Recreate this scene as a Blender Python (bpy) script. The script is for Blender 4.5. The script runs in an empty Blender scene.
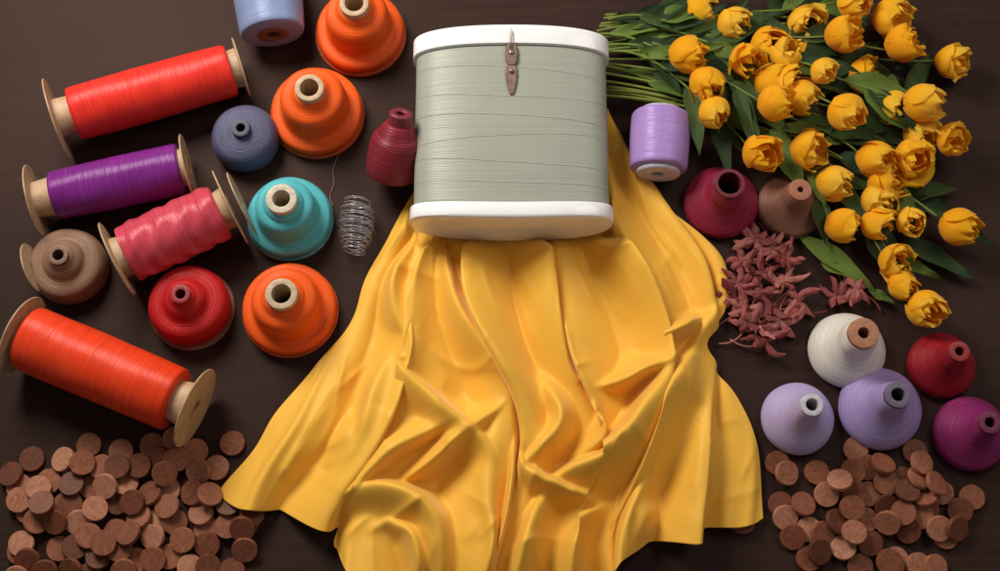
import bpy, math, random, itertools
import numpy as np
from mathutils import Vector, Matrix, Quaternion
random.seed(7)
sc=bpy.context.scene
COL=sc.collection
# ---------------- camera ----------------
C=Vector((0,-4,13.4)); D=C.length
F=(-C).normalized(); R=Vector((1,0,0)); U=R.cross(F)
def P(px,py,z=0.0):
    ray=F*D+R*((px-500)/100)+U*((285.5-py)/100)
    t=(z-C.z)/ray.z
    return C+ray*t
def S(px,py,z=0.0):
    return (P(px,py,z)-C).dot(F)/D
cam=bpy.data.cameras.new("camera"); co=bpy.data.objects.new("camera",cam); COL.objects.link(co)
co.location=C; co.rotation_euler=F.to_track_quat('-Z','Y').to_euler()
cam.sensor_width=36; cam.lens=36*D/10; cam.clip_end=200; cam.clip_start=0.1
sc.camera=co
# ---------------- materials ----------------
def newmat(name):
    m=bpy.data.materials.new(name); m.use_nodes=True
    nt=m.node_tree; b=nt.nodes["Principled BSDF"]; return m,nt,b
def N(nt,t,**k):
    n=nt.nodes.new(t)
    for a,v in k.items(): setattr(n,a,v)
    return n
def ramp(nt,fac,stops):
    r=N(nt,'ShaderNodeValToRGB'); nt.links.new(fac,r.inputs[0])
    e=r.color_ramp.elements
    while len(e)<len(stops): e.new(0.5)
    for i,(p,c) in enumerate(stops):
        e[i].position=p; e[i].color=(c[0],c[1],c[2],1)
    return r.outputs[0]
def math_(nt,op,a,b=None,c=None):
    n=N(nt,'ShaderNodeMath',operation=op)
    for i,v in enumerate((a,b,c)):
        if v is None: continue
        if isinstance(v,(int,float)): n.inputs[i].default_value=v
        else: nt.links.new(v,n.inputs[i])
    return n.outputs[0]
def noise(nt,vec,scale,detail=3,rough=0.5,sc3=None):
    if sc3 is not None:
        m=N(nt,'ShaderNodeVectorMath',operation='MULTIPLY'); nt.links.new(vec,m.inputs[0]); m.inputs[1].default_value=sc3; vec=m.outputs[0]
    n=N(nt,'ShaderNodeTexNoise'); n.inputs['Scale'].default_value=scale; n.inputs['Detail'].default_value=detail; n.inputs['Roughness'].default_value=rough
    nt.links.new(vec,n.inputs['Vector']); return n.outputs['Fac']
def bump(nt,b,h,strength,dist):
    n=N(nt,'ShaderNodeBump'); n.inputs['Strength'].default_value=strength; n.inputs['Distance'].default_value=dist
    nt.links.new(h,n.inputs['Height']); nt.links.new(n.outputs[0],b.inputs['Normal']); return n.outputs[0]
def translucent(nt,b,col,nrm,fac):
    t=N(nt,'ShaderNodeBsdfTranslucent'); nt.links.new(col,t.inputs[0]); nt.links.new(nrm,t.inputs['Normal'])
    mx=N(nt,'ShaderNodeMixShader'); mx.inputs[0].default_value=fac
    nt.links.new(b.outputs[0],mx.inputs[1]); nt.links.new(t.outputs[0],mx.inputs[2])
    nt.links.new(mx.outputs[0],nt.nodes['Material Output'].inputs[0])
def sr(c):
    return tuple(((x/255)/12.92 if x/255<=0.04045 else ((x/255+0.055)/1.055)**2.4) for x in c)
def mul(c,k): return tuple(min(1,x*k) for x in c)
_tm={}
def thread_mat(col,pitch=0.018,rough=0.38,sheen=0.25,contrast=1.0,bs=.45,along=.9):
    key=(col,pitch,rough,contrast)
    if key in _tm: return _tm[key]
    m,nt,b=newmat("thread_winding")
    at=N(nt,'ShaderNodeAttribute'); at.attribute_name="tc"; v=at.outputs['Vector']
    oi=N(nt,'ShaderNodeObjectInfo')
    off=N(nt,'ShaderNodeVectorMath',operation='ADD'); nt.links.new(v,off.inputs[0])
    cb=N(nt,'ShaderNodeCombineXYZ'); nt.links.new(math_(nt,'MULTIPLY',oi.outputs['Random'],50),cb.inputs[0]); nt.links.new(cb.outputs[0],off.inputs[1])
    vv=off.outputs[0]
    n1=noise(nt,vv,1,4,0.55,(along,along,34)); n2=noise(nt,vv,1,2,0.55,(along*1.5,along*1.5,120)); n3=noise(nt,vv,1.6,2,0.5,(1,1,2))
    sep=N(nt,'ShaderNodeSeparateXYZ'); nt.links.new(v,sep.inputs[0])
    ph=math_(nt,'ADD',math_(nt,'MULTIPLY',sep.outputs[2],2*math.pi/pitch),math_(nt,'MULTIPLY',n1,5.0))
    w=math_(nt,'SINE',ph); w=math_(nt,'MULTIPLY_ADD',w,0.5,0.5)
    h=math_(nt,'ADD',math_(nt,'MULTIPLY',w,0.40),math_(nt,'ADD',math_(nt,'MULTIPLY',n1,0.5),math_(nt,'MULTIPLY',n2,1.0)))
    f=math_(nt,'ADD',math_(nt,'MULTIPLY',h,0.40),math_(nt,'MULTIPLY',n3,0.22))
    c=sr(col); d=0.28*contrast
    colr=ramp(nt,f,[(0.28,mul(c,1-d-0.12*min(1,contrast+.2))),(0.5,mul(c,0.97)),(0.72,mul(tuple(x*0.95+0.02 for x in c),1.0+.2*contrast))])
    nt.links.new(colr,b.inputs['Base Color'])
    b.inputs['Roughness'].default_value=rough
    b.inputs['Specular IOR Level'].default_value=.5
    b.inputs['Specular Tint'].default_value=(*mul(tuple(x*.6+.4 for x in c),1.0),1)
    b.inputs['Sheen Weight'].default_value=sheen; b.inputs['Sheen Roughness'].default_value=0.4
    b.inputs['Sheen Tint'].default_value=(*mul(c,1.5),1)
    bump(nt,b,h,bs,0.0065)
    _tm[key]=m; return m
_cm={}
def wood_mat(col,name="turned_wood",rough=0.55):
    k=(col,name)
    if k in _cm: return _cm[k]
    m,nt,b=newmat(name)
    at=N(nt,'ShaderNodeAttribute'); at.attribute_name="tc"
    tcn=N(nt,'ShaderNodeTexCoord')
    n1=noise(nt,tcn.outputs['Object'],1,5,0.6,(4,26,4)); n2=noise(nt,at.outputs['Vector'],6,3)
    f=math_(nt,'ADD',math_(nt,'MULTIPLY',n1,0.7),math_(nt,'MULTIPLY',n2,0.3))
    c=sr(col)
    nt.links.new(ramp(nt,f,[(0.3,mul(c,0.55)),(0.5,mul(c,0.9)),(0.7,mul(c,1.15))]),b.inputs['Base Color'])
    b.inputs['Roughness'].default_value=rough
    bump(nt,b,f,0.3,0.01)
    _cm[k]=m; return m
def plain_mat(name,col,rough=0.4,metal=0.0,var=0.15,scale=6,bs=0.1,**kw):
    m,nt,b=newmat(name); tcn=N(nt,'ShaderNodeTexCoord')
    n=noise(nt,tcn.outputs['Object'],scale,5,0.6); c=sr(col)
    nt.links.new(ramp(nt,n,[(0.3,mul(c,1-var)),(0.7,mul(c,1+var*0.6))]),b.inputs['Base Color'])
    b.inputs['Roughness'].default_value=rough; b.inputs['Metallic'].default_value=metal
    bump(nt,b,n,bs,0.01)
    for k,v in kw.items(): b.inputs[k.replace('_',' ')].default_value=v
    return m
def table_mat():
    m,nt,b=newmat("dark_wood_table"); tcn=N(nt,'ShaderNodeTexCoord'); v=tcn.outputs['Object']
    n1=noise(nt,v,1,6,0.65,(0.9,14,1)); n2=noise(nt,v,1,4,0.7,(3,90,1)); n3=noise(nt,v,0.35,3)
    f=math_(nt,'ADD',math_(nt,'ADD',math_(nt,'MULTIPLY',n1,0.38),math_(nt,'MULTIPLY',n2,0.24)),math_(nt,'MULTIPLY',n3,0.38))
    nt.links.new(ramp(nt,f,[(0.35,(0.0170,0.0078,0.0060)),(0.5,(0.0285,0.0140,0.0112)),(0.66,(0.045,0.0235,0.0190))]),b.inputs['Base Color'])
    r=math_(nt,'MULTIPLY_ADD',n1,0.15,0.52); nt.links.new(r,b.inputs['Roughness'])
    b.inputs['Specular IOR Level'].default_value=0.18; b.inputs['Specular Tint'].default_value=(1,.74,.64,1)
    bump(nt,b,f,0.2,0.01); return m
# ---------------- mesh helpers ----------------
def mesh_obj(name,verts,faces,mat,parent=None,smooth=True,tc=None,sharp=None):
    me=bpy.data.meshes.new(name); me.from_pydata([tuple(v) for v in verts],[],faces); me.update()
    if smooth:
        me.polygons.foreach_set('use_smooth',[True]*len(me.polygons))
        if sharp: me.set_sharp_from_angle(angle=math.radians(sharp))
    if tc is not None:
        a=me.attributes.new("tc",'FLOAT_VECTOR','POINT'); a.data.foreach_set('vector',np.array(tc,dtype=np.float32).ravel())
    if mat: me.materials.append(mat)
    o=bpy.data.objects.new(name,me); COL.objects.link(o)
    if parent: o.parent=parent
    return o
def chaikin(p,it=2):
    for _ in range(it):
        q=[p[0]]
        for a,b in zip(p[:-1],p[1:]):
            q.append((a[0]*.75+b[0]*.25,a[1]*.75+b[1]*.25)); q.append((a[0]*.25+b[0]*.75,a[1]*.25+b[1]*.75))
        q.append(p[-1]); p=q
    return p
def resample(p,step):
    out=[p[0]]
    for a,b in zip(p[:-1],p[1:]):
        l=math.hypot(a[0]-b[0],a[1]-b[1]); n=max(1,int(round(l/step)))
        for i in range(1,n+1): out.append((a[0]+(b[0]-a[0])*i/n,a[1]+(b[1]-a[1])*i/n))
    return out
def bevelp(p,b):
    q=[p[0]]
    for i in range(1,len(p)-1):
        a,c,d=p[i-1],p[i],p[i+1]
        for o in (a,d):
            l=math.hypot(o[0]-c[0],o[1]-c[1]); k=min(b,0.4*l)/max(l,1e-6)
            q.append((c[0]+(o[0]-c[0])*k,c[1]+(o[1]-c[1])*k))
    q.append(p[-1]); return q
def lathe(name,prof,mat,parent,seg=72,ridge=0.0,lump=0.0,sharp=35,seed=0,ripple=0):
    r_=random.Random(seed); verts=[];tc=[];faces=[]; s=0; ph=[r_.uniform(0,6.28) for _ in range(6)]
    for i,(r,z) in enumerate(prof):
        if i: s+=math.hypot(r-prof[i-1][0],z-prof[i-1][1])
        jr=ridge*r_.uniform(-1,1)
        for j in range(seg):
            a=2*math.pi*j/seg
            l=lump*(math.sin(2*a+ph[0]+s*3)+0.7*math.sin(3*a+ph[1]-s*5)+0.5*math.sin(5*a+ph[2]+s*9))
            if ripple: l+=ripple*(math.sin(s*26+2.2*math.sin(a*2+ph[3])+1.2*math.sin(a*3+ph[4]))+.6*math.sin(s*43+2*math.sin(a+ph[5])))
            rr=max(0,r+jr+l*(1 if r>0.05 else 0)); zz=z
            verts.append((rr*math.cos(a),rr*math.sin(a),zz)); tc.append((math.cos(a)*0.5,math.sin(a)*0.5,s))
    n=len(prof)
    for i in range(n-1):
        for j in range(seg):
            k=(j+1)%seg
            faces.append((i*seg+j,i*seg+k,(i+1)*seg+k,(i+1)*seg+j))
    return mesh_obj(name,verts,faces,mat,parent,True,tc,sharp)
def tube_geo(pts,rad,seg=8):
    verts=[];faces=[]; pts=[Vector(p) for p in pts]; n=len(pts); nrm=None
    for i,p in enumerate(pts):
        t=(pts[min(i+1,n-1)]-pts[max(i-1,0)]).normalized()
        if nrm is None:
            nrm=t.orthogonal().normalized()
        nrm=(nrm-t*nrm.dot(t)).normalized(); bn=t.cross(nrm)
        r=rad[i] if hasattr(rad,'__len__') else rad
        for j in range(seg):
            a=2*math.pi*j/seg; verts.append(p+(nrm*math.cos(a)+bn*math.sin(a))*r)
    for i in range(n-1):
        for j in range(seg):
            k=(j+1)%seg; faces.append((i*seg+j,i*seg+k,(i+1)*seg+k,(i+1)*seg+j))
    faces.append(tuple(range(seg))[::-1]); faces.append(tuple((n-1)*seg+j for j in range(seg)))
    return verts,faces
def thing(name,label,cat,loc,rot=None,group=None):
    e=bpy.data.objects.new(name,None); COL.objects.link(e); e.empty_display_size=0.1
    e.location=loc
    if rot is not None: e.rotation_mode='QUATERNION'; e.rotation_quaternion=rot
    e["label"]=label; e["category"]=cat
    if group: e["group"]=group
    return e
# ---------------- table ----------------
tb=mesh_obj("table",[(-16,-12,0),(16,-12,0),(16,16,0),(-16,16,0)],[(0,1,2,3)],table_mat(),None,False)
tb["kind"]="structure"
# ---------------- thread cones (standing) ----------------
BEIGE=(196,164,130); CORK=(176,120,88)
def cone(cx,cy,Rpx,H,style,col,label,core=(BEIGE,0.14,0.085),base=None,lean=(0,0),contrast=1.0):
    s=S(cx,cy); r=Rpx/100*s; h=H*s; seed=int(cx*7+cy)
    rot=Quaternion((1,0,0),math.radians(lean[0]))@Quaternion((0,1,0),math.radians(lean[1]))
    e=thing("thread_cone",label,"thread cone",P(cx,cy,0),rot,"cones of sewing thread on the table")
    cr=core[1]*s; hr=core[2]*s
    if base:
        bc,br=base
        lathe("base",bevelp([(0.02,0.0),(r*br,0.0),(r*br,0.045),(cr,0.05)],0.012),wood_mat(bc,"base_disc"),e)
    z0=0.05 if base else 0.0
    if style=='bell':
        pr=[(cr,z0),(r*.94,z0),(r*.99,z0+.03),(r*.99,z0+.10),(r*.94,z0+.14),(r*.80,z0+.16),(r*.73,z0+.18),(r*.72,z0+.24),(r*.70,h*.60),(r*.67,h*.70),(r*.60,h*.76),(r*.46,h*.79),(cr*1.3,h*.82),(cr*1.12,h*.88),(cr,h*.89)]
    elif style=='kiss':
        pr=[(cr,z0),(r*.93,z0),(r*1.0,z0+.02),(r*1.01,z0+.08),(r*.97,z0+.13),(r*.86,h*.27),(r*.70,h*.36),(r*.55,h*.46),(r*.44,h*.58),(max(cr*1.25,r*.36),h*.72),(max(cr*1.12,r*.31),h*.86),(max(cr*1.05,r*.29),h*.91),(cr,h*.92)]
    elif style=='step':
        pr=[(cr,z0),(r*.90,z0),(r*.99,z0+.03),(r*1.0,z0+.14),(r*.97,h*.42),(r*.90,h*.54),(r*.78,h*.59),(r*.62,h*.61),(r*.54,h*.64),(r*.48,h*.74),(r*.40,h*.80),(cr*1.35,h*.83),(cr*1.15,h*.90),(cr,h*.91)]
    else:
        pr=[(cr,z0),(r*.85,z0),(r*.99,z0+.05),(r*1.0,h*.35),(r*.98,h*.55),(r*.86,h*.72),(r*.6,h*.8),(cr*1.4,h*.84),(cr,h*.85)]
    pr=resample(chaikin(pr,2),0.012)
    bell=style=='bell'
    lathe("thread",pr,thread_mat(col,0.018 if bell else .024,0.44,0.25,contrast,.5 if bell else .75),e,96,0.0008 if bell else .0012,0.0022,60,seed)
    lathe("core",bevelp([(hr,h*.3),(hr,h*.995),(hr*1.02,h),(cr*.96,h),(cr,h*.985),(cr,h*.5)],0.012),
          wood_mat(core[0],"core_tube"),e)
    return e
ORB=(205,84,36)
cone(361,36,44,.70,'bell',(240,92,26),"bright orange thread cone with a beige cardboard core",(BEIGE,.14,.09),(ORB,1.03))
cone(318,116,46,.68,'bell',(242,94,26),"bright orange thread cone beside a grey-blue one",(BEIGE,.14,.09),(ORB,1.02))
cone(291,221,42,.66,'bell',(84,178,186),"teal thread cone with a pale core",((205,190,165),.15,.085),((90,160,165),1.02))
cone(291,312,47,.66,'bell',(240,92,24),"large orange thread cone near the yellow fabric",((196,170,140),.155,.095),(ORB,1.02))
cone(248,144,33,.42,'puck',(84,84,112),"squat slate blue thread cone",((60,60,80),.09,.045))
cone(73,270,38,.50,'step',(142,108,86),"squat brown thread cone",((120,85,65),.10,.055))
cone(193,310,40,.58,'step',(184,28,30),"crimson thread cone on a wooden disc",((150,20,25),.095,.05),((140,92,74),1.06))
cone(720,205,37,.62,'kiss',(142,34,62),"wine red thread cone with an open core",((110,18,40),.15,.11),contrast=.9)
cone(789,209,33,.56,'kiss',(134,92,74),"small brown thread cone with a cork core",((170,105,75),.11,.03))
cone(845,352,38,.76,'kiss',(230,224,212),"cream white thread cone with a cork core",(CORK,.15,.055),contrast=.7)
cone(878,410,41,.74,'kiss',(170,148,202),"lavender thread cone with a grey core",((110,100,120),.13,.065),contrast=.8)
cone(796,420,36,.76,'kiss',(188,172,216),"pale lilac thread cone with a white core",((205,200,210),.11,.06),contrast=.8)
cone(939,367,33,.66,'kiss',(150,24,34),"dark red thread cone beside a white one",((150,40,40),.10,.045))
cone(968,435,37,.66,'kiss',(142,42,100),"magenta purple thread cone near the button pile",((110,30,70),.11,.05))
# ---------------- lying spools ----------------
def spool(p0,p1,rf0,rf1,rb0,rb1,col,label,flcol=(190,158,122),gap0=.10,gap1=.06,corecol=(180,140,100),name="thread_spool",contrast=1.0,cat="thread spool",rough=.34,hole=.07,corer=.13,za=None,zb_=None,ripple=0,barrel=False,pitch=.018):
    s0=S(*p0,rf0); s1=S(*p1,rf1)
    rf0*=s0;rb0*=s0;rf1*=s1;rb1*=s1
    A=P(*p0,max(rf0,rb0) if za is None else za); B=P(*p1,max(rf1,rb1) if zb_ is None else zb_); ax=B-A; L=ax.length
    rot=ax.normalized().to_track_quat('Z','Y')
    e=thing(name,label,cat,A,rot,"spools of sewing thread on the table")
    seed=int(p0[0]*3+p1[1])
    z0=gap0; z1=L-gap1
    if barrel:
        pr=[(corer*.8,z0),(rb0*.80,z0),(rb0*.95,z0+.04),(rb0,z0+.14),(rb0*1.0,z0+.3*L),(rb0*.96,z0+.5*L),((rb0+rb1)/2,z0+.64*L),(rb1*.98,z1-.12),(rb1*.8,z1-.04),(corer*1.15,z1),(corer*.8,z1)]
        pr=resample(chaikin(pr,2),.014)
    else:
        pr=[(corer*.8,z0),(rb0*.93,z0),(rb0,z0+.03)]
        n=10
        for i in range(1,n): 
            t=i/n; pr.append((rb0+(rb1-rb0)*t+0.008*math.sin(math.pi*t),z0+.03+(z1-z0-.06)*t))
        pr+=[(rb1,z1-.03),(rb1*.93,z1),(corer*.8,z1)]
        pr=resample(chaikin(pr,1),0.014)
    lathe("thread",pr,thread_mat(col,pitch,rough,0.3,contrast,.8 if barrel else .45),e,110,0.0008,0.0025,60,seed,ripple)
    wm=wood_mat(flcol,"turned_wood")
    def tubep(za,zb,ra,rb): return bevelp([(hole,za),(ra,za),(rb,zb),(hole,zb),(hole,za)],.012)
    lathe("core",tubep(-.015,L+.015,corer,corer),wood_mat(corecol,"core_tube"),e)
    if rf0>rb0:
        lathe("flange",bevelp([(corer*.9,-.007),(rf0,-.007),(rf0,.007),(rb0*.75,.014),(corer*1.5,z0+.01),(corer*.9,z0+.01)],.003),wm,e)
    if rf1>rb1:
        lathe("flange",bevelp([(corer*.9,L+.007),(rf1,L+.007),(rf1,L-.007),(rb1*.75,L-.014),(corer*1.5,z1-.01),(corer*.9,z1-.01)],.003),wm,e)
    return e
spool((57,119),(241,67),.42,.30,.27,.265,(228,50,38),"long red thread spool with wide wooden flange",gap0=.16,gap1=.10)
spool((35,200),(188,167),.36,.335,.24,.26,(118,36,124),"purple thread spool with thin wooden flanges",gap0=.18,gap1=.06,rough=.28)
spool((117,259),(230,207),.40,.40,.29,.29,(200,70,86),"rose red satin thread spool between wooden discs",gap0=.10,gap1=.10,rough=.26,ripple=.007)
spool((22,335),(195,408),.41,.42,.33,.33,(226,62,24),"big orange-red thread spool with wooden end discs",gap0=.06,gap1=.20)
spool((264,-30),(273,34),.30,.30,.345,.32,(134,148,186),"pale silver blue thread spool with wooden core",gap0=0,gap1=0,contrast=.6,corecol=(120,80,60),corer=.16,rough=.26)
spool((661,112),(658,173),.2,.2,.295,.285,(174,140,206),"lilac thread spool with white plastic ends",gap0=.03,gap1=.03,contrast=.4,corecol=(205,198,214),corer=.22,rough=.25,hole=.06)
spool((391,176),(401,114),.1,.1,.27,.20,(128,36,48),"maroon thread barrel leaning beside the container",gap0=.0,gap1=.10,corecol=(128,40,50),corer=.115,za=.22,zb_=.74,hole=.05,barrel=True,pitch=.026)
def lean_disc(px,py,r,direc,tilt,label):
    d=Vector(direc).normalized()
    nrm=(d*math.cos(tilt)+Vector((0,0,1))*math.sin(tilt)).normalized()
    e=lathe("wooden_end_disc",bevelp([(.05,0),(r,0),(r,.014),(.05,.014),(.05,0)],.003),wood_mat((190,158,122),"turned_wood"),None,56)
    zc_=r*math.cos(tilt)+.012
    e.location=P(px,py,zc_); e.rotation_mode='QUATERNION'; e.rotation_quaternion=nrm.to_track_quat('Z','Y')
    e["label"]=label; e["category"]="wooden disc"
lean_disc(32,268,.25,(1,.30,0),.12,"thin wooden end disc leaning beside the brown cone")
lean_disc(241,203,.33,(1,.47,0),.06,"thin wooden end disc standing against the rose spool")
# ---------------- thread coil ----------------
m_wire=plain_mat("clear_thread",(214,212,218),.16,.25,.08,Transmission_Weight=.4)
A=P(358,198,.17);B=P(354,254,.17); ax=(B-A);L=ax.length
e=thing("thread_coil","loose coil of silvery clear thread on the table","coil of thread",A,ax.normalized().to_track_quat('Z','Y'))
for (turns,r0,r1,rad,sg,sd) in [(17,.09,.080,.0030,1,.4),(11,.08,.09,.0024,-1,1.7)]:
    pts=[]
    for i in range(turns*24+1):
        a=sg*2*math.pi*i/24; t=i/(turns*24)
        r=r0+r1*math.sin(math.pi*min(1,t*.85+.12))+.016*math.sin(a*.37+sd)
        pts.append((r*math.cos(a),r*math.sin(a),.02+t*(L-.04)+.012*math.sin(a*.63+sd)+.02*math.cos(a+sd)))
    v,f=tube_geo(pts,rad,5); mesh_obj("coiled_strand",v,f,m_wire,e)
def loose(pxs,label,col,r=.005):
    pw=[P(x,y,z) for x,y,z in pxs]; a=pw[0]
    e_=[Vector(p)-a for p in pw]
    q=[]
    n=len(e_)
    for i in range(n-1):
        p0=e_[max(i-1,0)];p1=e_[i];p2=e_[i+1];p3=e_[min(i+2,n-1)]
        for k in range(8):
            t=k/8; q.append(.5*((2*p1)+(-p0+p2)*t+(2*p0-5*p1+4*p2-p3)*t*t+(-p0+3*p1-3*p2+p3)*t**3))
    q.append(e_[-1])
    v,f=tube_geo(q,r,5); o=mesh_obj("loose_thread",v,f,plain_mat("loose_thread",col,.6),None); o.location=a
    o["label"]=label; o["category"]="thread"; return o
loose([(338,156,.01),(333,170,.01),(334,184,.01),(330,196,.01),(333,206,.01)],"thin grey thread end lying on the table",(120,110,110))
# ---------------- container ----------------
zc=.80; zb=.06; bh=(zc-zb)/2; zm=zb+bh
def px2y(py,z=zc): return P(510,py,z)
sC=S(510,130,zc)
yt=px2y(28).y; yb=px2y(212).y; cxw=P(511.5,130,zc).x; ymid=(yt+yb)/2; Lc=yt-yb
cont=thing("thread_container","large oval container wound with grey-green thread, white lid and base","thread container",(cxw,ymid,0))
hw=1.02*sC; BUL=.03; NE=3.1
def warp(x,y): return y*(1+2*BUL/Lc*(1-x*x)*1.6)
def sect(prof,name,mat,seg=200,ridge=0,sharp=35):
    verts=[];tc=[];faces=[];s=0
    r_=random.Random(3)
    for i,(k,y) in enumerate(prof):
        if i: s+=math.hypot((k-prof[i-1][0]),y-prof[i-1][1])
        jr=ridge*r_.uniform(-1,1)
        for j in range(seg):
            a=2*math.pi*j/seg; ca,sa=math.cos(a),math.sin(a)
            x=math.copysign(abs(ca)**(2/NE),ca); z=math.copysign(abs(sa)**(2/NE),sa)
            inset=(1-k)*hw
            verts.append((x*(hw-inset+jr),warp(x,y),z*(bh-inset+jr)+zm)); tc.append((x*1.0,z*.5,s))
    n=len(prof)
    for i in range(n-1):
        for j in range(seg):
            q=(j+1)%seg; faces.append((i*seg+j,(i+1)*seg+j,(i+1)*seg+q,i*seg+q))
    if prof[0][0]<.85: faces.append(tuple(range(seg)))
    if prof[-1][0]<.85: faces.append(tuple((n-1)*seg+j for j in range(seg))[::-1])
    return mesh_obj(name,verts,faces,mat,cont,True,tc,sharp)
white=plain_mat("white_enamel",(242,242,241),.16,0,.015,2.5,.02)
H2=Lc/2
sect([(.78,H2),(.970,H2),(.992,H2-.006),(.999,H2-.016),(1.0,H2-.04),(1.0,H2-.185),(.997,H2-.195),(.988,H2-.20),(.90,H2-.20)],"lid",white)
sect([(.90,-H2+.15),(.988,-H2+.15),(.998,-H2+.145),(1.003,-H2+.135),(1.006,-H2+.03),(1.0,-H2+.010),(.985,-H2-.002),(.965,-H2-.008),(.93,-H2-.012),(.78,-H2-.014)],"base",white)
pr=resample([(.90,H2-.195),(.955,H2-.202),(.966,H2-.22),(.966,-H2+.17),(.955,-H2+.15),(.90,-H2+.145)],.012)
th=sect(pr,"thread",thread_mat((160,163,150),.016,.33,.3,.32,.35,.25),ridge=.0005,sharp=60)
m_str=plain_mat("sage_strand",(176,179,166),.4)
def surf(x,y,off=.0):
    k=.966; X=max(-.999,min(.999,x)); z=(1-abs(X)**NE)**(1/NE)
    inset=(1-k)*hw
    return Vector((X*(hw-inset+off),warp(X,y),zm+z*(bh-inset+off)))
for (y0,y1,am) in [(.58,.46,.02),(.30,.22,-.02),(.08,-.02,.02),(-.22,-.14,.03),(-.36,-.48,.0),(-.60,-.66,.01)]:
    q=[surf(-.995+1.99*i/60,y0+(y1-y0)*i/60+am*math.sin(i/60*math.pi),.0005) for i in range(61)]
    v,f=tube_geo(q,.0042,6); mesh_obj("strand",v,f,m_str,cont)
def slab(name,outline,zf,thick,mat,par):
    n=len(outline); vs=[];fs=[]
    ins=[(x*.86,y*.97+sum(p[1] for p in outline)/n*.03) for x,y in outline]
    for (x,y) in outline: vs.append(surf(x/hw,y,zf))
    for (x,y) in outline: vs.append(surf(x/hw,y,zf+thick*.7))
    for (x,y) in ins: vs.append(surf(x/hw,y,zf+thick))
    for l in range(2):
        for i in range(n): j=(i+1)%n; fs.append((l*n+i,l*n+j,(l+1)*n+j,(l+1)*n+i))
    fs.append(tuple(range(2*n,3*n)))
    return mesh_obj(name,vs,fs,mat,par,True,None,30)
leath=plain_mat("worn_leather",(128,100,82),.55,0,.45,14,.5)
steel=plain_mat("aged_steel",(150,140,128),.35,.85,.2)
cy0=H2-.47
upper=[(.026,cy0+.27),(.054,cy0+.24),(.064,cy0+.17),(.058,cy0+.09),(.034,cy0+.045)]
lower=[(.030,cy0+.055),(.056,cy0+.02),(.060,cy0-.05),(.050,cy0-.13),(.034,cy0-.20),(.014,cy0-.25)]
cl=slab("clasp",upper+[(-x,y) for x,y in upper[::-1]],.014,.026,leath,cont)
slab("clasp_tongue",lower+[(-x,y) for x,y in lower[::-1]],.006,.022,leath,cl)
def rivet(y,r):
    p=surf(0,y,.034)
    o=lathe("stud",[(r*.35,.0),(r,.0),(r,.010),(r*.8,.018),(r*.4,.022),(.001,.022)],steel,cl,24,sharp=60); o.location=p
rivet(cy0+.17,.028); rivet(cy0-.02,.022)
q=[surf(-.010,H2-.26,.045),surf(-.012,H2-.2,.05),surf(-.008,H2-.10,.055),surf(0,H2-.06,.055),surf(.008,H2-.10,.055),surf(.012,H2-.2,.05),surf(.010,H2-.26,.045)]
v,f=tube_geo(q,.005,8); mesh_obj("hook",v,f,steel,cl)
# ---------------- fabric ----------------
def cat(pts,n):
    pts=np.array(pts,float); q=[]; m=len(pts)
    for i in range(m-1):
        p0=pts[max(i-1,0)];p1=pts[i];p2=pts[i+1];p3=pts[min(i+2,m-1)]
        for k in range(24):
            t=k/24; q.append(.5*((2*p1)+(-p0+p2)*t+(2*p0-5*p1+4*p2-p3)*t*t+(-p0+3*p1-3*p2+p3)*t**3))
    q.append(pts[-1]); q=np.array(q)
    d=np.r_[0,np.cumsum(np.linalg.norm(np.diff(q,axis=0),axis=1))]; d/=d[-1]
    tt=np.linspace(0,1,n); return np.c_[np.interp(tt,d,q[:,0]),np.interp(tt,d,q[:,1])]
LB=[(430,120),(416,190),(390,235),(366,285),(338,340),(298,388),(256,445),(222,488)]
RB=[(606,110),(622,150),(645,182),(672,210),(702,240),(722,270),(721,312),(704,350),(734,400),(755,450),(762,508)]
BB=[(222,488),(268,506),(322,522),(338,528),(334,544),(352,560),(392,590),(440,606),(520,612),(590,596),(622,562),(634,548),(668,537),(700,530),(708,524),(762,508)]
TB=[(430,120),(520,112),(606,110)]
NU,NV=640,500
Lb=cat(LB,NV);Rb=cat(RB,NV);Bb=cat(BB,NU);Tb=cat(TB,NU)
u=np.linspace(0,1,NU)[None,:,None]; v_=np.linspace(0,1,NV)[:,None,None]
PX=(1-u)*Lb[:,None,:]+u*Rb[:,None,:]+(1-v_)*Tb[None]+v_*Bb[None]-((1-u)*(1-v_)*Tb[0]+u*(1-v_)*Tb[-1]+(1-u)*v_*Bb[0]+u*v_*Bb[-1])
X=PX[...,0].copy();Y=PX[...,1].copy()
def sn(x,y,wl,seed,oct=3):
    g=np.random.default_rng(seed); o=np.zeros_like(x); a=1
    for k in range(oct):
        for _ in range(5):
            th=g.uniform(0,6.28); ph=g.uniform(0,6.28); w=wl*g.uniform(.7,1.4)
            o+=a*np.sin((x*math.cos(th)+y*math.sin(th))*2*math.pi/w+ph)
        a*=.5; wl*=.5
    return o/3.2
wx=X+4.0*sn(X,Y,130,1,1)+5*np.sin(Y/38)*np.clip((Y-330)/120,0,1); wy=Y
YS=[110,215,260,310,360,410,460,510,560,620]
VL=[
 [425,398,374,348,318,276,236,196,170,150],
 [440,420,399,378,366,344,314,286,262,240],
 [448,436,424,411,408,394,366,348,344,340],
 [458,452,446,446,452,462,452,428,420,415],
 [468,472,472,478,492,510,518,512,500,490],
 [490,500,506,516,532,550,563,560,548,540],
 [520,536,546,560,577,592,596,588,575,568],
 [545,570,586,604,620,622,612,604,598,596],
 [570,602,626,650,664,657,637,624,618,616],
 [590,636,664,690,697,685,668,658,652,650],
 [606,672,700,712,714,708,704,700,700,700],
 [625,690,724,728,728,745,768,780,780,780],
]
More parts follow.
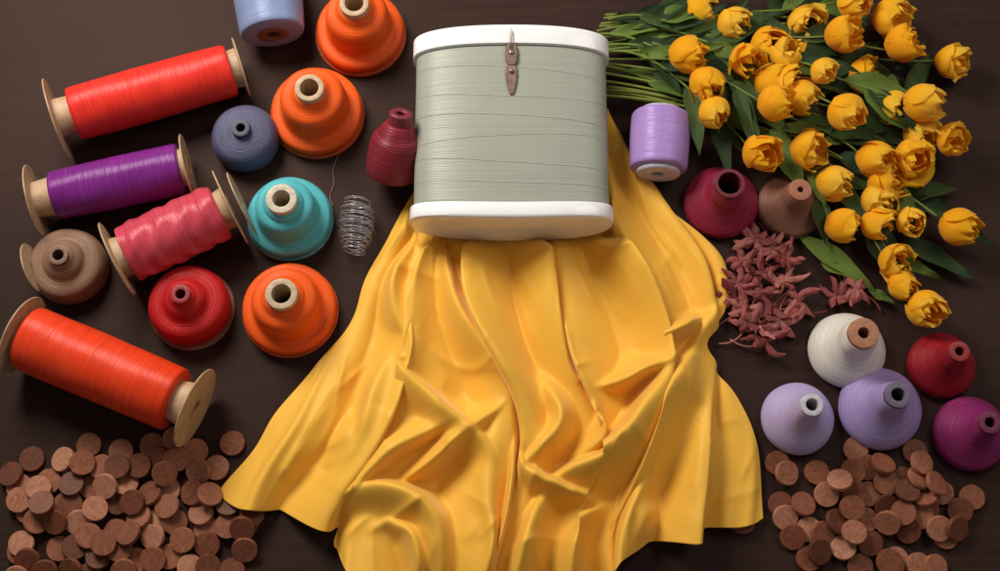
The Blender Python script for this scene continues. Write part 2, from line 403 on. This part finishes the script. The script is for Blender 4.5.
def smooth_interp(y,ys,xs):
    ys=np.array(ys,float);xs=np.array(xs,float)
    m=np.gradient(xs,ys)
    i=np.clip(np.searchsorted(ys,y)-1,0,len(ys)-2)
    h=ys[i+1]-ys[i]; t=np.clip((y-ys[i])/h,0,1)
    return (2*t**3-3*t*t+1)*xs[i]+(t**3-2*t*t+t)*h*m[i]+(-2*t**3+3*t*t)*xs[i+1]+(t**3-t*t)*h*m[i+1]
VX=[smooth_interp(wy,YS,v) for v in VL]
FP=[(.22,.00,.00,.3),(.34,.65,.7,1.),(.40,-.55,-.7,2.),(.36,.65,.7,3.),(.42,-.65,-.8,4.),(.46,.65,.7,5.2),(.36,-.65,-.7,.7),(.42,.65,.8,1.9),(.52,-.5,-.55,2.8),(.42,.6,.7,3.6),(.24,.1,.2,4.4)]
H=np.zeros_like(X);DX=np.zeros_like(X); CR=np.zeros_like(X); PSI=np.zeros_like(X)
vv2=np.broadcast_to(v_[...,0],X.shape); uu=np.broadcast_to(u[...,0],X.shape)
low=np.clip((Y-380)/90,0,1)
for i,(h,lean,sk,ph) in enumerate(FP):
    a,b=VX[i],VX[i+1]; w=np.maximum(b-a,1)
    s=np.clip((wx-a)/w,0,1); inside=((wx>=a)&(wx<b))
    g=np.exp(sk*(.8+.7*np.sin(wy/58+ph)))
    sg=s**g
    base=np.sin(np.pi*sg)
    arch=base**.9
    cpos=.5+.28*np.sin(wy/80+ph*2.1); wid=.11+.03*np.sin(wy/40+ph)
    pl=np.exp(-((sg-cpos)/wid)**2)*np.clip((w-26)/30,0,1)*(.5+.5*np.sin(wy/60+ph*1.7))
    hh=np.minimum(h,.98*w/100)*(.78+.30*np.sin(wy/74+ph*2.3)+.08*np.sin(wy/33+ph))*(1-.25*low*(1 if 2<=i<=7 else 0))
    H+=np.where(inside,arch*hh+.11*pl*base,0); DX+=np.where(inside,lean*arch**1.3*hh,0); CR+=np.where(inside,arch,0)
    PSI+=np.where(inside,i+s,0)
RG=[
 ([(470,420),(432,438),(392,462),(358,492),(330,512)],.42,6,26),
 ([(330,505),(372,490),(412,496),(440,518),(448,560),(440,600)],.46,8,24),
 ([(398,330),(412,372),(442,408),(470,440),(486,480)],.44,6,20),
 ([(392,345),(372,400),(346,448),(318,486)],.36,14,6),
 ([(654,340),(650,384),(620,430),(584,466),(548,496)],.56,26,7),
 ([(712,300),(690,360),(662,408),(640,452),(616,520)],.48,22,8),
 ([(560,490),(540,520),(524,560),(520,600)],.42,16,7),
 ([(445,255),(462,320),(486,372),(520,412)],.38,6,14),
 ([(640,480),(650,515),(640,550)],.30,8,12),
 ([(500,440),(506,490),(494,540),(480,590)],.40,12,7),
 ([(330,350),(300,400),(270,440),(250,480)],.20,26,30),
 ([(600,400),(590,440),(572,470)],.44,7,10),
 ([(690,410),(700,450),(690,500),(682,530)],.28,14,7),
 ([(492,400),(462,440),(430,470),(398,490)],.40,6,13),
 ([(520,450),(540,478),(572,496),(600,500)],.42,6,12),
 ([(470,500),(484,530),(478,570),(460,600)],.40,7,13),
 ([(392,520),(420,535),(428,565),(418,600)],.40,6,12),
 ([(606,505),(580,530),(566,560),(560,600)],.40,12,6),
 ([(540,380),(556,420),(548,455),(524,480)],.42,12,6),
 ([(670,350),(650,372),(622,388),(596,392)],.46,5,12),
 ([(410,250),(392,290),(392,330),(410,360)],.32,8,6),
 ([(700,320),(676,338),(652,346)],.40,6,12),
 ([(350,420),(338,455),(322,470)],.26,6,12),
]
G=np.zeros_like(X); wy2=Y+3*sn(X,Y,120,31,1)
for (pts,h,wl,wr) in RG:
    c=cat(pts,34); best=np.full(X.shape,1e9); sd=np.zeros_like(X); tt=np.zeros_like(X)
    for i in range(33):
        ax_,ay_=c[i]; bx_,by_=c[i+1]; ex,ey=bx_-ax_,by_-ay_; l2=ex*ex+ey*ey
        t=((wx-ax_)*ex+(wy2-ay_)*ey)/l2; tc_=np.clip(t,0,1)
        dx=wx-(ax_+tc_*ex); dy=wy2-(ay_+tc_*ey); d2=dx*dx+dy*dy
        m=d2<best; best=np.where(m,d2,best)
        sd=np.where(m,(dx*ey-dy*ex),sd); tt=np.where(m,(i+tc_)/33,tt)
    d=np.sqrt(best); w=np.where(sd>0,wl,wr)*(.7+.5*np.sin(np.pi*tt))
    amp=h*np.sin(np.pi*np.clip(tt*.94+.03,0,1))**.6
    G+=(amp*np.exp(-(d/w)**1.7))**5
H=(H**5+G)**.2
H+=.015*(sn(X,Y,100,11,1)*.5+.5)
flow=PSI
def creases(ph,fr,seed,asp):
    q=flow*fr+ph+1.0*sn(X,Y,160,seed,1)+Y*asp
    return (1-np.abs(np.sin(q)))**3
m1=np.clip(sn(X,Y,110,41,2)*.9+.15,0,1); m2=np.clip(sn(X,Y,120,42,2)*.9+.05,0,1); m3=np.clip(sn(X,Y,90,43,2)*.9-.08,0,1)
crs=.046*creases(0,3.2,51,.008)*m1+.034*creases(1,4.6,52,-.012)*m2
q3=(X*.6+Y*.8)/19+1.3*sn(X,Y,170,53,1); crs+=.034*(1-np.abs(np.sin(q3)))**3*m3
q4=(X*-.75+Y*.66)/21+1.3*sn(X,Y,170,54,1); crs+=.034*(1-np.abs(np.sin(q4)))**3*np.clip(sn(X,Y,100,44,2)*.9-.08,0,1)
def gblur(a,n):
    for _ in range(n):
        q=np.pad(a,1,mode='edge'); a=(q[:-2,1:-1]+q[2:,1:-1]+q[1:-1,:-2]+q[1:-1,2:]+2*a)/6
    return a
H=gblur(H,4); H=gblur(H+crs,6); DX=gblur(DX,20)
edge=np.minimum(np.minimum(uu,1-uu)*14,1)
H=H*(.30+.70*edge)+.02
ry=(285.5-Y)/100; rayx=(X-500)/100; rayy=F.y*D+U.y*ry; rayz=F.z*D+U.z*ry; t=-C.z/rayz
WX=rayx*t; WY=C.y+rayy*t
yfront=yb-.02
k=np.clip((yfront-WY)/.30+.25,0,1); inx=np.clip((hw+.1-np.abs(WX-cxw))/.15,0,1)
lim=1-inx*(1-k*k*(3-2*k))
H=np.where(lim<1,np.minimum(H,.03+H*lim),H); DX*=lim
WX=WX+DX*.62
WY=WY-.14*gblur(CR,12)*vv2**10
WX=WX+.03*sn(X,Y,110,22,1)*(1-edge)**2
verts=np.stack([WX,WY,np.maximum(H,.012)],-1).reshape(-1,3)
idx=np.arange(NU*NV).reshape(NV,NU)
faces=np.stack([idx[:-1,:-1],idx[1:,:-1],idx[1:,1:],idx[:-1,1:]],-1).reshape(-1,4)
me=bpy.data.meshes.new("fabric"); me.from_pydata(verts.tolist(),[],faces.tolist()); me.update()
me.polygons.foreach_set('use_smooth',[True]*len(me.polygons))
uv=me.uv_layers.new(name="UVMap"); li=np.zeros(len(me.loops),dtype=np.int32); me.loops.foreach_get('vertex_index',li)
UVc=np.stack([uu,vv2],-1).reshape(-1,2)[li]; uv.data.foreach_set('uv',UVc.ravel().astype(np.float32))
m,nt,b=newmat("golden_satin"); 
tcn=N(nt,'ShaderNodeTexCoord')
nn=noise(nt,tcn.outputs['UV'],1,3,.6,(300,900,1))
c=sr((240,182,66))
nt.links.new(ramp(nt,nn,[(.3,mul(c,.94)),(.7,mul(c,1.05))]),b.inputs['Base Color'])
b.inputs['Roughness'].default_value=.5; b.inputs['Specular IOR Level'].default_value=.38
b.inputs['Specular Tint'].default_value=(1,.86,.58,1)
b.inputs['Sheen Weight'].default_value=.5; b.inputs['Sheen Tint'].default_value=(1,.85,.5,1); b.inputs['Sheen Roughness'].default_value=.4
bump(nt,b,nn,.2,.004)
me.materials.append(m)
fab=bpy.data.objects.new("fabric",me); COL.objects.link(fab)
fab["label"]="golden yellow satin fabric draped in folds under the container"; fab["category"]="fabric"
so=fab.modifiers.new("s",'SOLIDIFY'); so.thickness=.006; so.offset=1
# ---------------- wooden button discs ----------------
def inpoly(x,y,poly):
    c=False;n=len(poly)
    for i in range(n):
        x1,y1=poly[i];x2,y2=poly[(i+1)%n]
        if (y1>y)!=(y2>y) and x<(x2-x1)*(y-y1)/(y2-y1)+x1: c=not c
    return c
fpoly=[tuple(p_) for p_ in Lb[::8]]+[tuple(p_) for p_ in Bb[::8]]+[tuple(p_) for p_ in Rb[::-8]]
def nearfab(x,y,r):
    return inpoly(x,y,fpoly) or any(inpoly(x+r*math.cos(a),y+r*math.sin(a),fpoly) for a in np.linspace(0,6.28,9))
mc,ntc,bc=newmat("brown_wood_disc"); tcn=N(ntc,'ShaderNodeTexCoord'); oi=N(ntc,'ShaderNodeObjectInfo')
cbx=N(ntc,'ShaderNodeVectorMath',operation='ADD'); ntc.links.new(tcn.outputs['Object'],cbx.inputs[0])
cmb=N(ntc,'ShaderNodeCombineXYZ'); ntc.links.new(math_(ntc,'MULTIPLY',oi.outputs['Random'],40),cmb.inputs[0]); ntc.links.new(cmb.outputs[0],cbx.inputs[1])
n1=noise(ntc,cbx.outputs[0],20,5,.65); n2=noise(ntc,cbx.outputs[0],1,3,.6,(8,30,8))
f_=math_(ntc,'ADD',math_(ntc,'MULTIPLY',n1,.6),math_(ntc,'MULTIPLY',n2,.4))
f2=math_(ntc,'ADD',math_(ntc,'MULTIPLY_ADD',f_,.6,.20),math_(ntc,'MULTIPLY_ADD',oi.outputs['Random'],.46,-.22))
ntc.links.new(ramp(ntc,f2,[(.22,sr((74,38,26))),(.42,sr((116,64,44))),(.58,sr((148,90,66))),(.80,sr((188,134,106)))]),bc.inputs['Base Color'])
bc.inputs['Roughness'].default_value=.55; bc.inputs['Specular IOR Level'].default_value=.38; bc.inputs['Specular Tint'].default_value=(1,.85,.7,1); bump(ntc,bc,f_,.22,.007)
THK=.048; RC=.121
def coin_mesh(seed):
    seg=40; r=RC; h=THK
    prof=[(0.001,0),(r*.96,0),(r,.006),(r,h-.007),(r*.985,h-.002),(r*.96,h),(r*.5,h),(0.001,h)]
    o=lathe("tmp",prof,mc,None,seg,0,.0010,24,seed); me=o.data; bpy.data.objects.remove(o); return me
cms=[coin_mesh(i) for i in range(5)]
coins=[]
def top_at(x,y):
    z=0.0
    for (c,n) in coins:
        dx,dy=x-c[0],y-c[1]
        if dx*dx+dy*dy<RC*RC*1.0:
            zt=c[2]-(n[0]*dx+n[1]*dy)/n[2]+THK/n[2]
            if zt>z: z=zt
    return z
def drop(px,py,mz=.17):
    w=P(px,py,0); x,y=w.x,w.y
    sp=[(x+RC*.97*math.cos(a),y+RC*.97*math.sin(a)) for a in np.linspace(0,2*math.pi,13)[:-1]]+[(x+RC*.5*math.cos(a),y+RC*.5*math.sin(a)) for a in np.linspace(0.3,2*math.pi+.3,6)[:-1]]+[(x,y)]
    q=np.array([(a,b,top_at(a,b)) for a,b in sp])
    if q[:,2].max()<1e-6: coins.append(((x,y,0.001),(0,0,1))); return True
    best=None;n=len(q)
    for i,j,k in itertools.combinations(range(n),3):
        a,b,c=q[i],q[j],q[k]; nn=np.cross(b-a,c-a)
        if abs(nn[2])<1e-4: continue
        nn=nn/nn[2]
        zz=a[2]-((q[:,0]-a[0])*nn[0]+(q[:,1]-a[1])*nn[1])
        if (zz>=q[:,2]-1e-4).all():
            zc_=a[2]-((x-a[0])*nn[0]+(y-a[1])*nn[1])
            if best is None or zc_<best[0]: best=(zc_,nn)
    if best is None: return False
    nn=best[1]/np.linalg.norm(best[1])
    if nn[2]<.7 or best[0]>mz: return False
    coins.append(((x,y,best[0]+.002),tuple(nn))); return True
def pile(n,cx,cy,sx,sy,xr,yr,mind,rot=0):
    pl=[(0,0)];tr=0
    while len(pl)<n and tr<5000:
        tr+=1
        x=random.gauss(cx,sx);y=random.gauss(cy,sy)
        if not(xr[0]<x<xr[1] and yr[0]<y<yr[1]): continue
        if nearfab(x,y,12): continue
        if any((x-a)**2+(y-b)**2<mind**2 for a,b in pl): continue
        if drop(x,y): pl.append((x,y))
for x,y in [(20,487),(50,482),(90,446),(122,452),(153,446),(176,440),(196,452),(233,444),(21,552),(75,468),(247,522),(30,512),(66,506),(777,464),(780,505),(742,522),(808,530),(971,498),(945,537),(940,493),(914,452),(855,450),(808,559),(866,468),(895,560),(925,510),(903,480)]:
    if not nearfab(x,y,4) : drop(x,y)
pile(66,134,514,66,36,(12,262),(455,588),15)
pile(40,864,508,44,34,(780,965),(462,588),15)
for i,(c,n) in enumerate(coins):
    o=bpy.data.objects.new("wooden_button",cms[i%5]); COL.objects.link(o); o.location=c
    o.rotation_mode='QUATERNION'; o.rotation_quaternion=Vector(n).to_track_quat('Z','Y')@Quaternion((0,0,1),random.uniform(0,6.28))
    o["label"]="round brown wooden disc in a scattered pile"; o["category"]="wooden disc"; o["group"]="wooden discs scattered in piles"
# ---------------- tulips ----------------
m_pet,nt,b=newmat("yellow_petal")
at=N(nt,'ShaderNodeAttribute'); at.attribute_name="tc"; sep=N(nt,'ShaderNodeSeparateXYZ'); nt.links.new(at.outputs['Vector'],sep.inputs[0])
oi=N(nt,'ShaderNodeObjectInfo')
nv=noise(nt,at.outputs['Vector'],1,4,.6,(2,12,3))
f_=math_(nt,'ADD',math_(nt,'MULTIPLY',sep.outputs[0],.45),math_(nt,'ADD',math_(nt,'MULTIPLY',nv,.3),math_(nt,'MULTIPLY',oi.outputs['Random'],.35)))
pc=ramp(nt,f_,[(.1,sr((226,170,30))),(.3,sr((252,180,16))),(.62,sr((255,198,26))),(.95,sr((255,220,80)))])
nt.links.new(pc,b.inputs['Base Color'])
b.inputs['Roughness'].default_value=.65; b.inputs['Specular IOR Level'].default_value=.2
b.inputs['Sheen Weight'].default_value=.3; b.inputs['Sheen Tint'].default_value=(1,.9,.45,1)
nr=bump(nt,b,nv,.25,.008); translucent(nt,b,pc,nr,.40)
def tulip_mesh(seed,openn,ruf_=1.0):
    r_=random.Random(seed); verts=[];faces=[];cols=[]
    Rr=.175; Lh=.345
    layers=[(3,1.0,.88,0,1.15),(3,.91,.98,1.05,1.15),(3,.73,.96,.4,1.1),(3,.53,.90,1.3,1.0)]
    for li_,(n,rs,ls,a0,span) in enumerate(layers):
        for k_ in range(n):
            ac=a0+2*math.pi*k_/n+r_.uniform(-.2,.2); op=openn*r_.uniform(.3,1.4)*(1,.8,.55,.4)[li_]; ll=ls*r_.uniform(.86,1.07); ph=r_.uniform(0,6); ph2=r_.uniform(0,6); tipc=r_.uniform(-.4,.8)
            b0=len(verts); nt2,ns=15,15
            for i in range(nt2):
                t=i/(nt2-1)
                base=math.sin(math.pi*min(1,(t*.74+.07)))**.6
                rr=Rr*rs*(base*(1-.32*t**2.2)+op*.65*t**2.8)
                wsp=span*max(0.0,(1-t**3.8))**.5*(.45+.55*min(1,t*3.0)) if i<nt2-1 else .08
                for j in range(ns):
                    s_=(j/(ns-1)-.5)*2
                    a=ac+s_*wsp
                    ruf=ruf_*(.015*t*t*abs(s_)**.8*math.sin(s_*4+ph+t*3)+.008*math.sin(s_*7+ph2)*t**3)
                    rad=rr*(1+.07*s_*s_*(1 if (li_+k_)%2 else -1))+ruf+.045*tipc*t**5
                    z=Lh*ll*(t-.10*s_*s_*t+.035*ruf_*math.sin(s_*4+ph)*t*t)-.05*op*t**4
                    verts.append((rad*math.cos(a),rad*math.sin(a),z)); cols.append((t,s_,li_))
            for i in range(nt2-1):
                for j in range(ns-1):
                    q=b0+i*ns+j; faces.append((q,q+1,q+ns+1,q+ns))
    me=bpy.data.meshes.new("blossom"); me.from_pydata(verts,[],faces); me.update()
    me.polygons.foreach_set('use_smooth',[True]*len(me.polygons))
    a=me.attributes.new("tc",'FLOAT_VECTOR','POINT'); a.data.foreach_set('vector',np.array(cols,dtype=np.float32).ravel())
    me.materials.append(m_pet); return me
tul=[tulip_mesh(i,[.10,.3,.5,.8,1.1][i%5],[.8,1,1.2,1.4,1.6][i%5]) for i in range(19)]
def green(name,a_,b_,tr=.25):
    m,nt,b=newmat(name); at=N(nt,'ShaderNodeAttribute'); at.attribute_name="tc"
    n=noise(nt,at.outputs['Vector'],1,4,.6,(3,26,1)); tcn=N(nt,'ShaderNodeTexCoord'); n2=noise(nt,tcn.outputs['Object'],3,3)
    f=math_(nt,'ADD',math_(nt,'MULTIPLY',n,.5),math_(nt,'MULTIPLY',n2,.5))
    cc=ramp(nt,f,[(.3,sr(a_)),(.7,sr(b_))])
    nt.links.new(cc,b.inputs['Base Color']); b.inputs['Roughness'].default_value=.6
    b.inputs['Specular IOR Level'].default_value=.25
    nr=bump(nt,b,n,.4,.01)
    if tr: translucent(nt,b,cc,nr,tr)
    return m
m_stem=green("stem_green",(82,98,36),(138,150,66),0); m_leafs=[green("leaf_green",(42,62,30),(86,108,54)),green("leaf_green_dark",(28,46,28),(62,84,46)),green("leaf_green_bright",(68,96,36),(124,144,64))]
def leaf_obj(p0,d,L_,w,parent,seed,name="leaf",mat=None,curl=.15,zl=.0):
    r_=random.Random(seed); d=Vector(d).normalized(); side=d.cross(Vector((0,0,1))).normalized(); up=side.cross(d)
    bend=r_.uniform(-.28,.28); tw=r_.uniform(-.9,.9); vs=[];fs=[];tc=[]; n=18;mm=7
    for i in range(n):
        t=i/(n-1); c=Vector(p0)+d*(L_*t)+side*(bend*L_*t*t)+up*(curl*L_*(math.sin(t*2.6))-zl*t)
        ww=w*max(.02,math.sin(math.pi*min(1,t**.75*.97+.03)))**.85
        tww=tw*t
        for j in range(mm):
            s_=(j/(mm-1)-.5)*2
            o_=side*math.cos(tww)*s_*ww+up*(math.sin(tww)*s_*ww+abs(s_)**1.3*ww*.35+.018*math.sin(t*12+s_*2+seed)*abs(s_))
            q=c+o_; vs.append(q); tc.append((t*2,s_,seed%17))
    for i in range(n-1):
        for j in range(mm-1):
            q=i*mm+j; fs.append((q,q+1,q+mm+1,q+mm))
    zz=min((v.z+(parent.location.z if parent else 0)) for v in vs)
    if zz<.012:
        for v in vs: v.z+=(.012-zz)
    return mesh_obj(name,vs,fs,mat or r_.choice(m_leafs),parent,True,tc)
FL=[(704,12),(738,25),(690,55),(748,62),(708,85),(717,115),(774,82),(790,52),(806,25),(846,34),(858,4),(826,72),(895,18),(906,42),(868,76),(780,103),(806,98),(762,153),(812,150),(850,115),(837,184),(877,160),(890,183),(916,158),(898,108),(926,103),(922,135),(953,63),(955,140),(962,228),(912,222),(881,226),(845,226),(898,262),(905,287),(928,310),(770,45),(790,84),(880,205)]
SMALL={34,30,11}
for i,(x,y) in enumerate(FL):
    r_=random.Random(100+i)
    zf=r_.uniform(.2,.45)+(.2 if 740<x<930 and y<170 and i%2 else 0)
    if i in (2,3,4,5): zf=.5
    sy=16+ min(1,y/220)*76+r_.uniform(-8,6)
    S0=P(597+r_.uniform(-10,12),sy,r_.uniform(.06,.35)); E=P(x,y,zf)
    g=E-S0
    s_=r_.uniform(.96,1.22)*S(x,y,zf)*(.78 if i in SMALL else 1)
    dd=(Vector((g.x,g.y,0)).normalized()*r_.uniform(.4,1.1)+Vector((r_.uniform(-.4,.2),r_.uniform(-.6,.4),r_.uniform(.25,.8)))).normalized()
    E=E-dd*.17*s_; E.z=max(E.z,.16); g=E-S0
    if y>200:
        c1=P(735+r_.uniform(-10,10),98+r_.uniform(-8,6),.15); c2=P(min(x-8,848+(x-880)*.5),178+r_.uniform(-8,8)+(y-225)*.15,.25)
    elif y>145:
        c1=P(700,90+r_.uniform(-8,8),.2); c2=P(x-40,y-38,.3)
    else:
        c1=S0+Vector((g.length*.4,r_.uniform(-.1,.25)+g.y*.15,.1)); c2=E-Vector((g.x*.25+r_.uniform(-.1,.15),g.y*.45+r_.uniform(-.2,.2),.12))
    def bz(t): return S0*(1-t)**3+c1*3*t*(1-t)**2+c2*3*t*t*(1-t)+E*t**3
    e=thing("yellow_tulip","yellow tulip with green stem lying in a loose bunch","flower",S0,None,"yellow tulips in a loose bunch")
    pts=[bz(t/30)-S0 for t in range(31)]
    for p_ in pts:
        if p_.z+S0.z<.03: p_.z=.03-S0.z
    v,f=tube_geo(pts,[.014-.003*k/30 for k in range(31)],8)
    st=mesh_obj("stem",v,f,m_stem,e,True,[(0,0,p_.x) for p_ in v])
    bl=bpy.data.objects.new("blossom",tul[i%19]); COL.objects.link(bl); bl.parent=e; bl.location=pts[-1]-dd*.015
    bl.rotation_mode='QUATERNION'; bl.rotation_quaternion=dd.to_track_quat('Z','Y')@Quaternion((0,0,1),r_.uniform(0,6.28))
    bl.scale=(s_,s_,s_*r_.uniform(.88,1.1))
    for q in range(3):
        t=r_.uniform(.3,.9); p_=bz(t)-S0; tan=(bz(min(1,t+.03))-bz(t-.03)).normalized()
        an=r_.choice([-1,1])*r_.uniform(.15,.7); tan=Matrix.Rotation(an,3,'Z')@tan; tan.z=r_.uniform(-.15,.02)
        if y>200 and t<.7: continue
        leaf_obj(p_,tan,r_.uniform(.45,.85),r_.uniform(.06,.12),e,i*5+q,curl=.05)
    if y<200:
        t=r_.uniform(.06,.3); p_=bz(t)-S0; tan=(bz(t+.05)-bz(t)).normalized(); tan=Matrix.Rotation(r_.uniform(-.4,.4),3,'Z')@tan; tan.z=min(tan.z,.0)
        leaf_obj(p_,tan,r_.uniform(.6,1.0),r_.uniform(.05,.085),e,i*5+3,curl=.03)
for i,(x0,y0,x1,y1,w,mi) in enumerate([(800,238,876,288,.10,2),(905,240,972,285,.11,1),(900,200,950,178,.10,0),(880,190,945,170,.08,0),(905,92,935,62,.10,0),(893,70,930,48,.08,1),(868,290,893,305,.05,2),(905,208,946,202,.09,1),(820,262,860,288,.07,2),(886,286,912,318,.05,1),(765,8,830,2,.09,1),(800,120,860,135,.09,2),(845,62,880,40,.08,1),(870,130,905,150,.09,0),(745,110,770,70,.09,1)]):
    a=P(x0,y0,.06); bb=P(x1,y1,.06); g=bb-a
    e=leaf_obj((0,0,0),g,g.length,w,None,300+i,"tulip_leaf",m_leafs[mi],.05); e.location=a
    e["label"]="long pointed green leaf fallen from the tulips"; e["category"]="leaf"; e["group"]="loose tulip leaves"
# ---------------- dried flowers ----------------
m_dry,nt,b=newmat("dried_petal"); at=N(nt,'ShaderNodeAttribute'); at.attribute_name="tc"; oi=N(nt,'ShaderNodeObjectInfo')
n=noise(nt,at.outputs['Vector'],1,4,.6,(2,9,1)); f_=math_(nt,'ADD',n,math_(nt,'MULTIPLY_ADD',oi.outputs['Random'],.3,-.15))
pc=ramp(nt,f_,[(.25,sr((104,40,42))),(.5,sr((160,76,74))),(.75,sr((208,138,126)))])
nt.links.new(pc,b.inputs['Base Color']); b.inputs['Roughness'].default_value=.6
nr=bump(nt,b,n,.4,.012); translucent(nt,b,pc,nr,.28)
def dryflower(x,y,z,i,sc_=1.0):
    r_=random.Random(900+i)
    e=thing("dried_flower","dried dusty red flower with curled narrow petals","dried flower",P(x,y,z),None,"dried red flowers in a small heap")
    vs=[];fs=[];tc=[]
    n=r_.randint(5,7); dirn=r_.uniform(0,6.28)
    for k in range(n):
        a=dirn+2*math.pi*k/n+r_.uniform(-.3,.3); L_=r_.uniform(.17,.32)*sc_; w=r_.uniform(.028,.052)*sc_; el=r_.uniform(-.1,.8); cu=r_.uniform(-1.9,.9); bd=r_.uniform(-1.3,1.3)
        pos=Vector((0,0,.04)); b0=len(vs); steps=18; wv=r_.uniform(0,6); tws=r_.uniform(-1.3,1.3)
        for s in range(steps):
            t=s/(steps-1); aa=a+bd*t*t+.2*math.sin(t*7+wv); ee=el+cu*t; d=Vector((math.cos(aa)*math.cos(ee),math.sin(aa)*math.cos(ee),math.sin(ee)))
            if s: pos=pos+d*(L_/steps)
            sd_=Vector((-math.sin(aa),math.cos(aa),0)); upv=d.cross(sd_)
            s2=sd_*math.cos(tws*t)+upv*math.sin(tws*t); u2=upv*math.cos(tws*t)-sd_*math.sin(tws*t)
            ww=w*math.sin(math.pi*min(1,.08+.90*t**.9))**.7
            for j in range(7):
                q=(j/6-.5)*2; vs.append(pos+s2*q*ww-u2*(abs(q)**2*ww*.8+.012*math.sin(t*11+q*4+wv)*abs(q))); tc.append((t*2,q,k))
        for s in range(steps-1):
            for j in range(6):
                q=b0+s*7+j; fs.append((q,q+1,q+8,q+7))
    zm_=min(v.z for v in vs)
    if zm_+z<.01:
        dz=.01-z-zm_
        for v in vs: v.z+=dz
    mesh_obj("petals",vs,fs,m_dry,e,True,tc)
    a=dirn+math.pi+r_.uniform(-.5,.5); bb=r_.uniform(-.12,.12); pt=[Vector((math.cos(a+t*bb)*t*.04,math.sin(a+t*bb)*t*.04,.045-.003*t)) for t in range(9)]
    v,f=tube_geo(pt,.008,6); mesh_obj("stem",v,f,m_dry,e,True,[(0,0,p_.x) for p_ in v])
DF=[(754,240),(770,252),(742,262),(762,274),(784,262),(736,286),(758,296),(782,284),(742,310),(772,308),(733,300),(754,328),(780,322),(762,344),(796,304),(744,326),(838,297),(854,293)]
for i,(x,y) in enumerate(DF): dryflower(x,y,.02+.06*(i%3==0 and i<15),i,1.0)
# ---------------- lights ----------------
def area(loc,target,size,power,col):
    l=bpy.data.lights.new("studio_lamp",'AREA'); l.shape='DISK'; l.size=size; l.energy=power; l.color=col
    o=bpy.data.objects.new("studio_lamp",l); COL.objects.link(o); o.location=loc
    o.rotation_euler=(Vector(target)-Vector(loc)).to_track_quat('-Z','Y').to_euler()
area((-5.6,7.0,8.6),(0,.3,0),5.6,1620,(1,.955,.88))
area((7,4,9),(1,0,0),6,290,(1,.94,.88))
w=bpy.data.worlds.new("World"); sc.world=w; w.use_nodes=True
bg=w.node_tree.nodes["Background"]; bg.inputs[0].default_value=(1,.91,.85,1); bg.inputs[1].default_value=.16
sc.view_settings.view_transform='Standard'; sc.view_settings.look='None'; sc.view_settings.exposure=0
